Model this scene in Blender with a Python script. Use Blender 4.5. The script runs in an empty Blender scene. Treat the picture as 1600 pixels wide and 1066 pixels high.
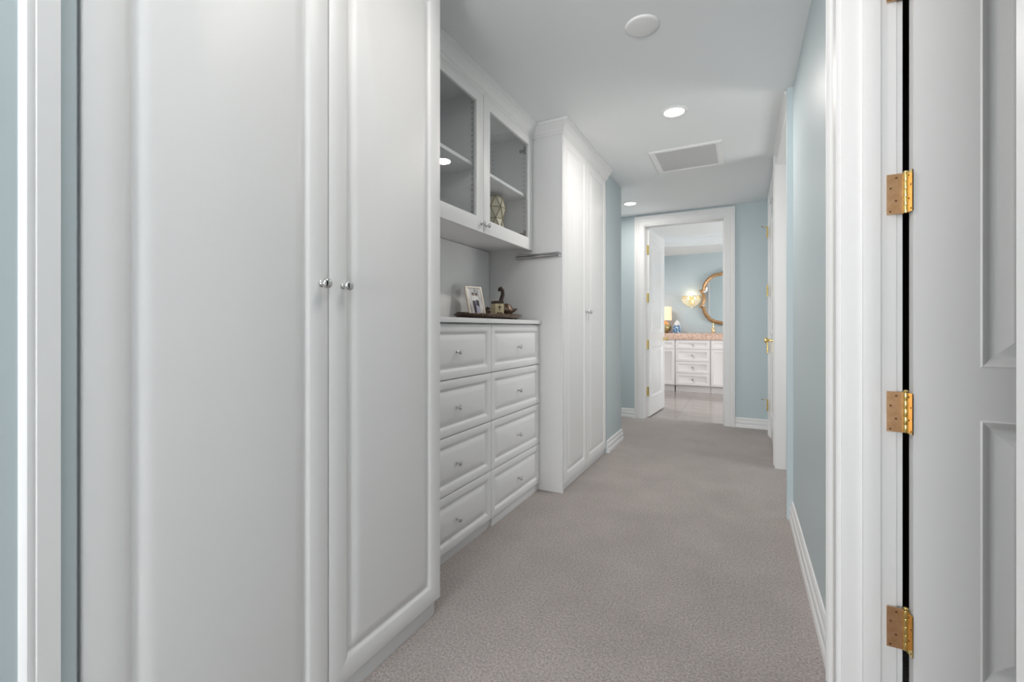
import bpy, bmesh, math, random
from math import sin, cos, pi, radians as R
from mathutils import Vector, Matrix
random.seed(4)
scene = bpy.context.scene
col = scene.collection

# ------------------------------------------------------------------ camera, world, exposure
H = 2.594
cam_d = bpy.data.cameras.new('camera'); cam = bpy.data.objects.new('camera', cam_d); col.objects.link(cam)
cam.location = (0, 0, 1.15); cam.rotation_euler = (R(90), 0, math.atan(360 / 700.0))
cam_d.sensor_width = 36; cam_d.lens = 15.75; cam_d.shift_y = -0.0125
cam_d.clip_start = 0.02; cam_d.clip_end = 60
scene.camera = cam
w = bpy.data.worlds.new('world'); scene.world = w; w.use_nodes = True
w.node_tree.nodes['Background'].inputs[0].default_value = (0.80, 0.90, 1.0, 1)
w.node_tree.nodes['Background'].inputs[1].default_value = 1.0
scene.view_settings.view_transform = 'Standard'; scene.view_settings.look = 'None'
scene.view_settings.gamma = 1.0; scene.view_settings.use_curve_mapping = False
scene.view_settings.exposure = 0.28

def lamp(kind, name, loc, power, color=(1, 1, 1), size=0.2, size_y=None, rot=(0, 0, 0), spread=None):
    d = bpy.data.lights.new(name, kind); o = bpy.data.objects.new(name, d); col.objects.link(o)
    d.energy = power; d.color = color; o.location = loc; o.rotation_euler = rot
    if kind == 'AREA':
        d.shape = 'RECTANGLE' if size_y else 'DISK'; d.size = size
        if size_y: d.size_y = size_y
        if spread: d.spread = spread
    elif kind == 'POINT': d.shadow_soft_size = size
    return o

LED = (1.0, 0.945, 0.885)
# added fill in front of the made-up rear window, tilted up
lamp('AREA', 'rear_fill', (-0.90, -3.40, 1.15), 122, (1.0, 0.995, 0.99), 1.7, 1.5, (R(120), 0, 0))
# added unseen fill behind the camera, aimed up to brighten the near ceiling
lamp('AREA', 'ceiling_fill', (-0.35, -1.25, 1.9), 20, (1.0, 0.99, 0.985), 0.5, None, (R(165), 0, 0))
# the downlights of the hall that are above / behind the frame
lamp('AREA', 'hall_downlight', (-0.41, 1.17, H - 0.012), 5, LED, 0.14)
# added unseen fills: side room, branch of the hall, two in the bathroom
lamp('AREA', 'side_room_fill', (1.80, 4.05, 1.15), 22, (1.0, 0.985, 0.96), 1.6, 0.7, (0, R(125), 0))
lamp('AREA', 'hall_branch_fill', (-2.62, 5.22, 1.15), 13, (1.0, 0.985, 0.96), 1.0, 1.7, (0, R(-125), 0))
lamp('AREA', 'bathroom_side_fill', (2.1, 7.4, 1.2), 70, (1.0, 0.985, 0.97), 1.8, 1.8, (0, R(118), 0))
lamp('AREA', 'bathroom_top_fill', (-1.75, 7.3, 2.50), 28, (1.0, 0.975, 0.965), 0.5)

# ------------------------------------------------------------------ materials
def mat(name, color, rough=0.5, metal=0.0, spec=0.5, emit=None, estr=0.0, coat=0.0):
    m = bpy.data.materials.new(name); m.use_nodes = True
    b = m.node_tree.nodes['Principled BSDF']
    b.inputs['Base Color'].default_value = (*color, 1); b.inputs['Roughness'].default_value = rough
    b.inputs['Metallic'].default_value = metal; b.inputs['Specular IOR Level'].default_value = spec
    if coat: b.inputs['Coat Weight'].default_value = coat; b.inputs['Coat Roughness'].default_value = 0.08
    if emit: b.inputs['Emission Color'].default_value = (*emit, 1); b.inputs['Emission Strength'].default_value = estr
    return m
def nodes(m): return m.node_tree.nodes, m.node_tree.links, m.node_tree.nodes['Principled BSDF']
def noise(m, scale, detail=4, rough=0.6, vec=None, stretch=None):
    n, l, b = nodes(m)
    tc = n.new('ShaderNodeTexCoord'); t = n.new('ShaderNodeTexNoise')
    t.inputs['Scale'].default_value = scale; t.inputs['Detail'].default_value = detail; t.inputs['Roughness'].default_value = rough
    if stretch:
        mp = n.new('ShaderNodeMapping'); mp.inputs['Scale'].default_value = stretch
        l.new(tc.outputs['Object'], mp.inputs['Vector']); l.new(mp.outputs['Vector'], t.inputs['Vector'])
    else: l.new(tc.outputs['Object'], t.inputs['Vector'])
    return t.outputs['Fac']
def ramp(m, fac, stops):
    n, l, b = nodes(m); r = n.new('ShaderNodeValToRGB')
    while len(r.color_ramp.elements) < len(stops): r.color_ramp.elements.new(0.5)
    for e, (p, c) in zip(r.color_ramp.elements, stops): e.position = p; e.color = (*c, 1)
    l.new(fac, r.inputs['Fac']); return r.outputs['Color']
def bump(m, fac, strength, dist=0.001, prev=None):
    n, l, b = nodes(m); k = n.new('ShaderNodeBump')
    k.inputs['Strength'].default_value = strength; k.inputs['Distance'].default_value = dist
    l.new(fac, k.inputs['Height'])
    if prev: l.new(prev, k.inputs['Normal'])
    l.new(k.outputs['Normal'], b.inputs['Normal']); return k.outputs['Normal']

WHITE = mat('cabinet_white', (0.815, 0.815, 0.815), 0.42, spec=0.35)
bump(WHITE, noise(WHITE, 90, 2), 0.04, 0.001)
INSIDE = mat('cabinet_inside', (0.86, 0.86, 0.86), 0.45, spec=0.35)  # paler than the fronts: albedo raised to brighten the shaded recess
TRIM = mat('trim_white', (0.80, 0.80, 0.80), 0.42, spec=0.22)
bump(TRIM, noise(TRIM, 40, 2), 0.03, 0.001)
DOORP = mat('door_paint', (0.81, 0.81, 0.81), 0.25, spec=0.45)
bump(DOORP, noise(DOORP, 40, 2), 0.03, 0.001)
BLUE = mat('wall_blue', (0.525, 0.603, 0.63), 0.42, spec=0.35)
bump(BLUE, noise(BLUE, 130, 3), 0.06, 0.001)
CEIL = mat('ceiling_white', (0.83, 0.85, 0.86), 0.5, spec=0.3)
bump(CEIL, noise(CEIL, 110, 3), 0.05, 0.001)
CARPET = mat('carpet', (0.4, 0.36, 0.34), 0.95, spec=0.05)
_n, _l, _b = nodes(CARPET)
_big = ramp(CARPET, noise(CARPET, 2.6, 5, 0.62), [(0.28, (0.37, 0.328, 0.31)), (0.72, (0.455, 0.405, 0.385))])
_fine = ramp(CARPET, noise(CARPET, 115, 5, 0.8), [(0.30, (0.42, 0.42, 0.42)), (0.70, (1.58, 1.58, 1.58))])
_mx = _n.new('ShaderNodeMix'); _mx.data_type = 'RGBA'; _mx.blend_type = 'MULTIPLY'; _mx.inputs['Factor'].default_value = 1
_l.new(_big, _mx.inputs[6]); _l.new(_fine, _mx.inputs[7]); _l.new(_mx.outputs[2], _b.inputs['Base Color'])
_b.inputs['Sheen Weight'].default_value = 0.25
bump(CARPET, noise(CARPET, 120, 4, 0.75), 0.8, 0.008)
TILE = mat('bath_tile', (0.6, 0.55, 0.5), 0.16, spec=0.5)
nodes(TILE)[1].new(ramp(TILE, noise(TILE, 1.6, 7, 0.65, stretch=(1, 4.0, 1)), [(0.3, (0.26, 0.225, 0.205)), (0.7, (0.40, 0.355, 0.33))]), nodes(TILE)[2].inputs['Base Color'])
GROUT = mat('grout', (0.42, 0.39, 0.36), 0.8)
CHROME = mat('chrome', (0.62, 0.62, 0.62), 0.13, 1.0)
BRASS = mat('polished_brass', (0.88, 0.66, 0.26), 0.16, 1.0)
BRASS_REFL = mat('reflecting_brass', (0.80, 0.46, 0.24), 0.36, 1.0)  # coppery tint of reflections put into the brass colour
nodes(BRASS_REFL)[1].new(ramp(BRASS_REFL, noise(BRASS_REFL, 60, 4), [(0.3, (0.84, 0.48, 0.25)), (0.7, (0.95, 0.62, 0.36))]), nodes(BRASS_REFL)[2].inputs['Base Color'])
SCREW = mat('screw_hole', (0.16, 0.08, 0.04), 0.5, 0.6)
BLACK = mat('black', (0.012, 0.012, 0.012), 0.5)
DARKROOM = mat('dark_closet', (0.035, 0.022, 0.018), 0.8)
STEEL = mat('dark_steel', (0.30, 0.30, 0.31), 0.3, 1.0)
HOLE = mat('pin_hole', (0.05, 0.05, 0.05), 0.8)
LENS = mat('lamp_lens', (1, 1, 1), 0.4, emit=(1, 0.97, 0.94), estr=3.5)
COVER = mat('cover_white', (0.84, 0.84, 0.84), 0.5)
GRILLE = mat('grille', (0.60, 0.60, 0.61), 0.6)
_f = nodes(GRILLE)
_w = _f[0].new('ShaderNodeTexChecker'); _w.inputs['Scale'].default_value = 160
_w.inputs['Color1'].default_value = (0.62, 0.62, 0.62, 1); _w.inputs['Color2'].default_value = (0.50, 0.50, 0.51, 1)
_tc = _f[0].new('ShaderNodeTexCoord'); _f[1].new(_tc.outputs['Object'], _w.inputs['Vector']); _f[1].new(_w.outputs['Color'], _f[2].inputs['Base Color'])
def glassy(name, tint=(0.94, 0.96, 0.96), rough=0.0, fres=1.45):
    m = bpy.data.materials.new(name); m.use_nodes = True; n = m.node_tree.nodes; l = m.node_tree.links
    n.remove(n['Principled BSDF']); out = n['Material Output']
    t = n.new('ShaderNodeBsdfTransparent'); t.inputs[0].default_value = (*tint, 1)
    g = n.new('ShaderNodeBsdfGlossy'); g.inputs['Roughness'].default_value = rough
    f = n.new('ShaderNodeFresnel'); geo = n.new('ShaderNodeNewGeometry'); mr = n.new('ShaderNodeMapRange')
    mr.inputs['To Min'].default_value = fres; mr.inputs['To Max'].default_value = 1 / fres   # same reflectance from either side of the pane
    l.new(geo.outputs['Backfacing'], mr.inputs['Value']); l.new(mr.outputs[0], f.inputs[0])
    x = n.new('ShaderNodeMixShader'); l.new(f.outputs[0], x.inputs[0]); l.new(t.outputs[0], x.inputs[1]); l.new(g.outputs[0], x.inputs[2])
    l.new(x.outputs[0], out.inputs['Surface']); return m
GLASS = glassy('cabinet_glass', (0.955, 0.965, 0.968))
WINGLASS = glassy('window_glass')
MIRROR = mat('mirror_glass', (0.86, 0.88, 0.88), 0.02, 1.0)
VANITY = mat('vanity_white', (0.75, 0.70, 0.685), 0.4)
GRANITE = mat('granite', (0.6, 0.42, 0.33), 0.25)
nodes(GRANITE)[1].new(ramp(GRANITE, noise(GRANITE, 45, 6, 0.75), [(0.32, (0.30, 0.17, 0.12)), (0.48, (0.62, 0.41, 0.31)), (0.66, (0.80, 0.62, 0.52))]), nodes(GRANITE)[2].inputs['Base Color'])
FRAMEGOLD = mat('mirror_frame_gold', (0.46, 0.27, 0.13), 0.38, 0.55)
nodes(FRAMEGOLD)[1].new(ramp(FRAMEGOLD, noise(FRAMEGOLD, 25, 5), [(0.3, (0.30, 0.165, 0.075)), (0.7, (0.58, 0.36, 0.18))]), nodes(FRAMEGOLD)[2].inputs['Base Color'])
SHADE = mat('lamp_shade', (0.85, 0.62, 0.45), 0.8, emit=(1.0, 0.60, 0.36), estr=0.55)
AMBER = mat('lamp_base_glass', (0.42, 0.32, 0.13), 0.12, 0.3, coat=0.5)
CRYSTAL = mat('crystal', (0.95, 0.88, 0.72), 0.05, 0.2, emit=(1.0, 0.78, 0.45), estr=0.22)
BULB = mat('bulb', (1, 1, 1), 0.4, emit=(1.0, 0.85, 0.62), estr=4.5)
BLUEBOX = mat('blue_white_china', (0.2, 0.3, 0.45), 0.25)
nodes(BLUEBOX)[1].new(ramp(BLUEBOX, noise(BLUEBOX, 38, 4, 0.6), [(0.42, (0.035, 0.10, 0.26)), (0.5, (0.14, 0.30, 0.48)), (0.60, (0.62, 0.68, 0.68))]), nodes(BLUEBOX)[2].inputs['Base Color'])
TISSUE = mat('tissue', (0.85, 0.83, 0.80), 0.9)
GOLDGLASS = mat('soap_gold', (0.80, 0.60, 0.36), 0.2, 0.5)
BRONZE = mat('tarnished_bronze', (0.16, 0.115, 0.09), 0.42, 0.65)
nodes(BRONZE)[1].new(ramp(BRONZE, noise(BRONZE, 70, 5, 0.7), [(0.35, (0.045, 0.03, 0.022)), (0.55, (0.17, 0.115, 0.085)), (0.75, (0.40, 0.34, 0.28))]), nodes(BRONZE)[2].inputs['Base Color'])
DKBRONZE = mat('dark_bronze', (0.05, 0.032, 0.025), 0.4, 0.5)
CREAM = mat('cream_stone', (0.50, 0.42, 0.27), 0.65)
IVORY = mat('ivory', (0.80, 0.72, 0.62), 0.4)
SILVER = mat('silver_leaf', (0.62, 0.60, 0.57), 0.3, 0.6)
PHOTO_BG = mat('photo_background', (0.60, 0.60, 0.60), 0.3)
nodes(PHOTO_BG)[1].new(ramp(PHOTO_BG, noise(PHOTO_BG, 22, 3, 0.5, stretch=(1, 1, 0.2)), [(0.35, (0.30, 0.30, 0.30)), (0.6, (0.82, 0.80, 0.78))]), nodes(PHOTO_BG)[2].inputs['Base Color'])
PH_WHITE = mat('photo_white', (0.85, 0.83, 0.82), 0.3)
PH_DARK = mat('photo_dark', (0.05, 0.035, 0.055), 0.3)
PH_SKIN = mat('photo_skin', (0.42, 0.25, 0.18), 0.3)
PH_LILAC = mat('photo_lilac', (0.46, 0.46, 0.60), 0.3)
VASE = mat('vase_cream', (0.62, 0.56, 0.40), 0.35)
VGOLD = mat('vase_gold', (0.22, 0.155, 0.05), 0.35, 0.5)
CURTAIN = mat('curtain', (0.75, 0.78, 0.82), 0.9)

# ------------------------------------------------------------------ mesh helpers
class MB:
    def __init__(s): s.v = []; s.f = []; s.m = []
    def add(s, vs, fs, m=0):
        o = len(s.v); s.v += [tuple(v) for v in vs]; s.f += [tuple(i + o for i in f) for f in fs]; s.m += [m] * len(fs); return s
    def box(s, x0, x1, y0, y1, z0, z1, m=0):
        x0, x1 = sorted((x0, x1)); y0, y1 = sorted((y0, y1)); z0, z1 = sorted((z0, z1))
        return s.add([(x0, y0, z0), (x1, y0, z0), (x1, y1, z0), (x0, y1, z0), (x0, y0, z1), (x1, y0, z1), (x1, y1, z1), (x0, y1, z1)],
                     [(3, 2, 1, 0), (4, 5, 6, 7), (0, 1, 5, 4), (1, 2, 6, 5), (2, 3, 7, 6), (3, 0, 4, 7)], m)
    def lathe(s, prof, n=20, M=None, m=0, sx=1.0, sy=1.0):
        M = M or Matrix(); vs = []; fs = []; k = len(prof)
        for i in range(n):
            a = 2 * pi * i / n
            for r, z in prof: vs.append(M @ Vector((r * cos(a) * sx, r * sin(a) * sy, z)))
        for i in range(n):
            j = (i + 1) % n
            for q in range(k - 1): fs.append((i * k + q, j * k + q, j * k + q + 1, i * k + q + 1))
        if prof[0][0] > 1e-6: fs.append(tuple(i * k for i in reversed(range(n))))
        if prof[-1][0] > 1e-6: fs.append(tuple(i * k + k - 1 for i in range(n)))
        return s.add(vs, fs, m)
    def tube(s, pts, rad, n=8, m=0, closed=False):
        pts = [Vector(p) for p in pts]; vs = []; fs = []; k = len(pts); u = None
        for i, p in enumerate(pts):
            a = pts[(i - 1) % k] if (closed or i) else p; b = pts[(i + 1) % k] if (closed or i < k - 1) else p
            t = (b - a).normalized()
            if u is None: u = t.cross(Vector((0, 0, 1)) if abs(t.z) < 0.9 else Vector((0, 1, 0)))
            u = (u - t * u.dot(t)).normalized(); v = t.cross(u); r = rad[i] if isinstance(rad, (list, tuple)) else rad
            for j in range(n): vs.append(p + u * r * cos(2 * pi * j / n) + v * r * sin(2 * pi * j / n))
        for i in range(k if closed else k - 1):
            i2 = (i + 1) % k
            for j in range(n): fs.append((i * n + j, i * n + (j + 1) % n, i2 * n + (j + 1) % n, i2 * n + j))
        if not closed: fs += [tuple(reversed(range(n))), tuple((k - 1) * n + j for j in range(n))]
        return s.add(vs, fs, m)
    def extrude(s, prof, a, b, out, up, ma=0, mb=0, m=0):
        """profile points (d, h): d along out, h along up; ma / mb shear the ends along the run by d (mitres)"""
        a = Vector(a); b = Vector(b); out = Vector(out); up = Vector(up); t = (b - a).normalized(); k = len(prof)
        vs = [a + out * d + up * h + t * ma * d for d, h in prof] + [b + out * d + up * h + t * mb * d for d, h in prof]
        fs = [(i, (i + 1) % k, k + (i + 1) % k, k + i) for i in range(k)] + [tuple(reversed(range(k))), tuple(range(k, 2 * k))]
        return s.add(vs, fs, m)
    def rings(s, y0, y1, z0, z1, rs, cap_last=True, cap_first=False, n=4, m=0):
        """nested rounded rectangles facing +x; rs = (inset, x, corner radius)"""
        vs = []; fs = []; K = 4 * (n + 1)
        for ins, x, r in rs:
            a, b, c, d = y0 + ins, y1 - ins, z0 + ins, z1 - ins
            for (cy, cz, st) in ((a + r, c + r, pi), (b - r, c + r, 1.5 * pi), (b - r, d - r, 0), (a + r, d - r, 0.5 * pi)):
                for q in range(n + 1):
                    t = st + 0.5 * pi * q / n; vs.append((x, cy + r * cos(t), cz + r * sin(t)))
        for i in range(len(rs) - 1):
            for j in range(K): fs.append((i * K + j, i * K + (j + 1) % K, (i + 1) * K + (j + 1) % K, (i + 1) * K + j))
        if cap_last: fs.append(tuple((len(rs) - 1) * K + j for j in range(K)))
        if cap_first: fs.append(tuple(reversed(range(K))))
        return s.add(vs, fs, m)
    def build(s, name, mats, parent=None, loc=(0, 0, 0), bevel=0.0, seg=2, smooth=None, recalc=True):
        me = bpy.data.meshes.new(name); me.from_pydata([tuple(v) for v in s.v], [], s.f)
        mats = mats if isinstance(mats, (list, tuple)) else [mats]
        for x in mats: me.materials.append(x)
        me.polygons.foreach_set('material_index', s.m)
        if recalc or bevel:
            bm = bmesh.new(); bm.from_mesh(me)
            if recalc: bmesh.ops.recalc_face_normals(bm, faces=bm.faces)
            if bevel:
                ed = [e for e in bm.edges if len(e.link_faces) == 2 and e.calc_face_angle(0) > 0.6]
                bmesh.ops.bevel(bm, geom=ed, offset=bevel, segments=seg, profile=0.6, affect='EDGES', clamp_overlap=True)
            bm.to_mesh(me); bm.free()
        if smooth or bevel:
            me.polygons.foreach_set('use_smooth', [True] * len(me.polygons)); me.set_sharp_from_angle(angle=R(smooth or 32))
        me.update()
        o = bpy.data.objects.new(name, me); col.objects.link(o); o.location = loc
        if parent: o.parent = parent
        return o
def tag(o, label=None, cat=None, group=None, kind=None):
    if label: o['label'] = label
    if cat: o['category'] = cat
    if group: o['group'] = group
    if kind: o['kind'] = kind
    return o
def empty(name, loc=(0, 0, 0), rz=0.0):
    o = bpy.data.objects.new(name, None); col.objects.link(o); o.location = loc; o.rotation_euler = (0, 0, rz); o.empty_display_size = 0.05; return o
def struct(o, label, cat='structure'):
    return tag(o, label, cat, None, 'structure')
def copy_tree(o, parent=None):
    c = o.copy(); col.objects.link(c)
    if parent: c.parent = parent
    for ch in list(o.children): copy_tree(ch, c)
    return c
RX = Matrix.Rotation(R(90), 4, 'Y')          # lathe axis z -> +x
def at(x, y, z): return Matrix.Translation((x, y, z))

# ------------------------------------------------------------------ room shell
XR, XL = 0.27, -1.71
struct(MB().box(-3.72, 2.72, -3.62, 5.93, -0.06, 0).build('floor', CARPET), 'greige cut pile carpet running the length of the hallway', 'floor')
struct(MB().box(-3.72, 2.72, -3.62, 5.98, H, H + 0.1).build('ceiling', CEIL), 'smooth white hallway ceiling with round downlights and vent', 'ceiling')
struct(MB().box(XR, 0.41, 1.679, 3.15, 0, H).box(0.238, 0.41, 3.15, 3.19, 0, H).box(XR, 0.41, 0.665, 1.679, 2.452, H).build('wall_right', BLUE),
       'pale blue wall between the open brass hinged door and the cased opening', 'wall')
struct(MB().box(XR, 0.41, -0.25, 0.665, 0, H).build('wall_right_rear', BLUE), 'pale blue wall on the near side of the brass hinged door', 'wall')
struct(MB().box(XR, 0.41, 4.25, 4.52, 0, H).box(XR, 0.41, 5.42, 5.84, 0, H).box(XR, 0.41, 4.52, 5.42, 2.452, H).build('wall_right_far', BLUE), 'short wall carrying the closed white door at the end of the hallway', 'wall')
m = MB().box(-2.75, -1.116, 5.84, 5.98, 0, H).box(-0.187, 2.2, 5.84, 5.98, 0, H).box(-1.116, -0.187, 5.84, 5.98, 2.455, H)
struct(m.build('wall_end', BLUE), 'blue end wall around the open bathroom doorway', 'wall')
struct(MB().box(-2.75, -1.112, 4.062, 4.625, 0, H).build('wall_left_return', BLUE), 'short blue wall just past the tall wardrobe with a stepped baseboard', 'wall')
struct(MB().box(XL - 0.08, XL, 0.34, 4.062, 0, H).build('wall_left', BLUE), 'wall hidden behind the white built-in cabinets', 'wall')
struct(MB().box(XL - 0.08, -1.088, -0.25, 0.366, 0, H).box(-3.6, XL - 0.08, -0.25, -0.13, 0, H).build('wall_left_rear', BLUE), 'strip of pale blue wall beside the nearest tall wardrobe', 'wall')
struct(MB().box(-2.75, -2.65, 4.625, 5.84, 0, H).build('wall_branch', BLUE), 'wall closing the side branch of the hallway', 'wall')
m = MB().box(-3.6, -2.0, -3.62, -3.5, 0, H).box(0.0, 2.6, -3.62, -3.5, 0, H).box(-2.0, 0.0, -3.62, -3.5, 0, 0.35).box(-2.0, 0.0, -3.62, -3.5, 2.42, H)  # white room behind the camera, made up to spread the rear fill
struct(m.build('wall_rear', CEIL), 'made-up wall with a wide added window behind the viewer', 'wall')
struct(MB().box(-3.72, -3.6, -3.62, -0.13, 0, H).box(2.6, 2.72, -3.62, -0.13, 0, H).box(0.41, 2.6, -0.25, -0.13, 0, H).build('wall_rear_side', CEIL), 'side walls of the made-up white room behind the viewer', 'wall')
wf = MB().box(-2.0, -1.95, -3.6, -3.52, 0.35, 2.42).box(-0.05, 0.0, -3.6, -3.52, 0.35, 2.42).box(-1.95, -0.05, -3.6, -3.52, 0.35, 0.40).box(-1.95, -0.05, -3.6, -3.52, 2.37, 2.42).build('added_window', TRIM)  # unseen window, made up to go with the rear fill
struct(wf, 'wide added window behind the viewer, framing the fill light', 'window')
MB().box(-1.95, -0.05, -3.565, -3.56, 0.40, 2.37).build('pane', WINGLASS, wf)
# side room beyond the cased opening, dark closet behind the brass hinged door
struct(MB().box(1.9, 2.0, 2.55, 5.84, 0, H).box(0.41, 1.9, 4.9, 5.0, 0, H).box(0.41, 1.9, 2.45, 2.55, 0, H).build('wall_side_room', BLUE), 'wall of the side room beyond the cased opening', 'wall')
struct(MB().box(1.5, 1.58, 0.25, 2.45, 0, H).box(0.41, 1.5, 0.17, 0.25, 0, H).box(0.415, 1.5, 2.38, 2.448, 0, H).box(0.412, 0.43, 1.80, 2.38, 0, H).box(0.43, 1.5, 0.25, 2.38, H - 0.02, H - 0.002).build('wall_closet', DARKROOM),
       'dark closet interior seen through the gap beside the brass hinges', 'wall')

CASE = [(0, 0), (0, 0.013), (0.004, 0.016), (0.055, 0.016), (0.060, 0.019), (0.066, 0.016), (0.074, 0.017), (0.080, 0.024), (0.088, 0.027), (0.094, 0.024), (0.100, 0.028), (0.110, 0.028), (0.113, 0.024), (0.113, 0)]
BASE = [(0, 0), (0.022, 0), (0.022, 0.028), (0.019, 0.034), (0.015, 0.040), (0.017, 0.046), (0.017, 0.072), (0.014, 0.078), (0.010, 0.083), (0.012, 0.089), (0.010, 0.104), (0.005, 0.113), (0, 0.115)]
def casing(name, label, p_lo, p_hi, y_or_x, axis, face, top, zbase=0, left=True, right=True, head=True):
    """casing round an opening; axis 'y': opening runs along y in the plane x = y_or_x, face = outward normal sign"""
    m = MB()
    if axis == 'y':
        P = lambda a, z: (y_or_x, a, z); A = Vector((0, 1, 0)); N = Vector((face, 0, 0))
    else:
        P = lambda a, z: (a, y_or_x, z); A = Vector((1, 0, 0)); N = Vector((0, face, 0))
    Z = Vector((0, 0, 1))
    # d = width outward, h = depth: extrude(out = width direction, up = normal)
    if left: m.extrude(CASE, P(p_lo, zbase), P(p_lo, top), -A, N, 0, 1 if head else 0)
    if right: m.extrude(CASE, P(p_hi, zbase), P(p_hi, top), A, N, 0, 1 if head else 0)
    if head: m.extrude(CASE, P(p_lo, top), P(p_hi, top), Z, N, -1 if left else 0, 1 if right else 0)
    return struct(m.build(name, TRIM, smooth=30), label, 'trim')
def baseboard(name, label, runs):
    m = MB()
    for a, b, out, ma, mb_ in runs: m.extrude(BASE, (*a, 0), (*b, 0), (*out, 0), (0, 0, 1), ma, mb_)
    return struct(m.build(name, TRIM, smooth=30), label, 'baseboard')

baseboard('baseboard_right', 'white stepped baseboard along the blue wall beside the brass hinged door', [((XR, 1.775), (XR, 3.15), (-1, 0), 0, 0)])
baseboard('baseboard_end', 'white baseboard on the end wall beside the bathroom doorway', [((-2.65, 5.84), (-1.229, 5.84), (0, -1), 0, 0), ((-0.074, 5.84), (XR, 5.84), (0, -1), 0, 0)])
baseboard('baseboard_left', 'short white baseboard wrapping the wall corner past the tall wardrobe', [((-1.112, 4.066), (-1.112, 4.625), (1, 0), 0, 1), ((-1.112, 4.625), (-2.65, 4.625), (0, 1), -1, 0)])

# near right doorway: jamb with stop, casing on both legs
m = MB().box(0.266, 0.396, 1.658, 1.678, 0, 2.45).box(0.396, 0.412, 1.668, 1.68, 0, 2.45).box(0.316, 0.358, 1.646, 1.659, 0, 2.44)
m.box(0.266, 0.412, 0.648, 0.667, 0, 2.45).box(0.316, 0.358, 0.666, 0.678, 0, 2.44).box(0.266, 0.412, 0.667, 1.658, 2.44, 2.455).box(0.316, 0.358, 0.667, 1.658, 2.428, 2.441)
struct(m.build('trim_1', TRIM, bevel=0.002), 'white jamb and door stop of the brass hinged doorway', 'trim')
casing('trim_2', 'white moulded casing around the brass hinged doorway', 0.66, 1.664, XR, 'y', -1, 2.45)
# cased opening in the right wall
m = MB().box(0.236, 0.41, 4.244, 4.262, 0, 2.50).box(0.245, 0.41, 3.188, 4.25, 2.485, 2.505)
struct(m.build('trim_3', TRIM, bevel=0.002), 'white jamb lining of the open passage in the blue wall', 'trim')
HEAD = [(0, 0), (0, 0.014), (0.030, 0.018), (0.045, 0.020), (0.060, 0.030), (0.075, 0.038), (0.090, 0.045), (0.090, 0)]
m = MB().extrude(CASE, (XR - 0.012, 4.25, 0), (XR - 0.012, 4.25, H), (0, 1, 0), (-1, 0, 0))
m.extrude(HEAD, (XR - 0.002, 3.188, 2.503), (XR - 0.002, 4.255, 2.503), (0, 0, 1), (-1, 0, 0)); m.box(XR - 0.012, XR + 0.03, 3.188, 4.25, 2.50, H - 0.001)
struct(m.build('trim_4', TRIM, smooth=30), 'white header and casing of the open passage reaching the ceiling', 'trim')
# closed door casing at the far right
casing('trim_5', 'white casing around the closed white door by the end wall', 4.52, 5.42, XR, 'y', -1, 2.452)
# bathroom doorway
m = MB().box(-1.128, -1.108, 5.83, 5.985, 0, 2.455).box(-0.196, -0.178, 5.83, 5.985, 0, 2.455).box(-1.108, -0.196, 5.83, 5.985, 2.444, 2.462)
m.box(-1.109, -1.096, 5.90, 5.935, 0, 2.445).box(-0.207, -0.195, 5.90, 5.935, 0, 2.445).box(-1.10, -0.2, 5.90, 5.935, 2.433, 2.446)
struct(m.build('trim_6', TRIM, bevel=0.002), 'white jamb inside the bathroom doorway', 'trim')
casing('trim_7', 'white moulded casing around the bathroom doorway', -1.116, -0.187, 5.84, 'x', -1, 2.458)
# trim strip at the near left
LC = [(0, 0), (0, 0.012), (0.030, 0.012), (0.032, 0.0105), (0.036, 0.0115), (0.042, 0.011), (0.048, 0.006), (0.05, 0.003), (0.05, 0)]
struct(MB().extrude(LC, (-1.088, 0.341, 0), (-1.088, 0.341, H), (0, -1, 0), (1, 0, 0)).build('trim_8', TRIM, smooth=30), 'narrow white vertical trim beside the nearest tall wardrobe', 'trim')

# ------------------------------------------------------------------ cabinets (local frame: front faces +x, width along +y)
def raised_door(name, parent, y0, y1, z0, z1, xf, t=0.02, s=0.062, M=WHITE, deep=0.009, gw=0.045):
    d = MB().rings(y0, y1, z0, z1, [(0, xf - t, 0.0015), (0, xf - 0.004, 0.0015), (0.0015, xf - 0.0012, 0.002), (0.005, xf, 0.003), (s, xf, 0.003), (s + 0.003, xf - 0.0012, 0.003),
              (s + 0.009, xf - deep * 0.55, 0.004), (s + 0.013, xf - deep, 0.006), (s + 0.018, xf - deep, 0.008)], True, True).build(name, M, parent, smooth=40)
    MB().rings(y0, y1, z0, z1, [(s + 0.018, xf - deep, 0.010), (s + 0.022, xf - deep * 0.92, 0.016), (s + gw * 0.62, xf - deep * 0.45, 0.022), (s + gw, xf - 0.0012, 0.026), (s + gw + 0.003, xf - 0.0005, 0.028)], True, False).build('panel', M, d, smooth=40)
    return d
KNOB = [(0.0095, 0), (0.0095, 0.002), (0.006, 0.004), (0.0048, 0.007), (0.005, 0.012), (0.008, 0.015), (0.0095, 0.016), (0.0085, 0.0175), (0.012, 0.020), (0.0150, 0.0235), (0.0158, 0.027), (0.0145, 0.0305), (0.011, 0.0335), (0.006, 0.0352), (0, 0.0358)]
def knob(parent, x, y, z, k=1.0, M=CHROME):
    return MB().lathe([(r * k, h * k) for r, h in KNOB], 18, at(0, 0, 0) @ RX).build('knob', M, parent, (x, y, z), smooth=50)

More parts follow.
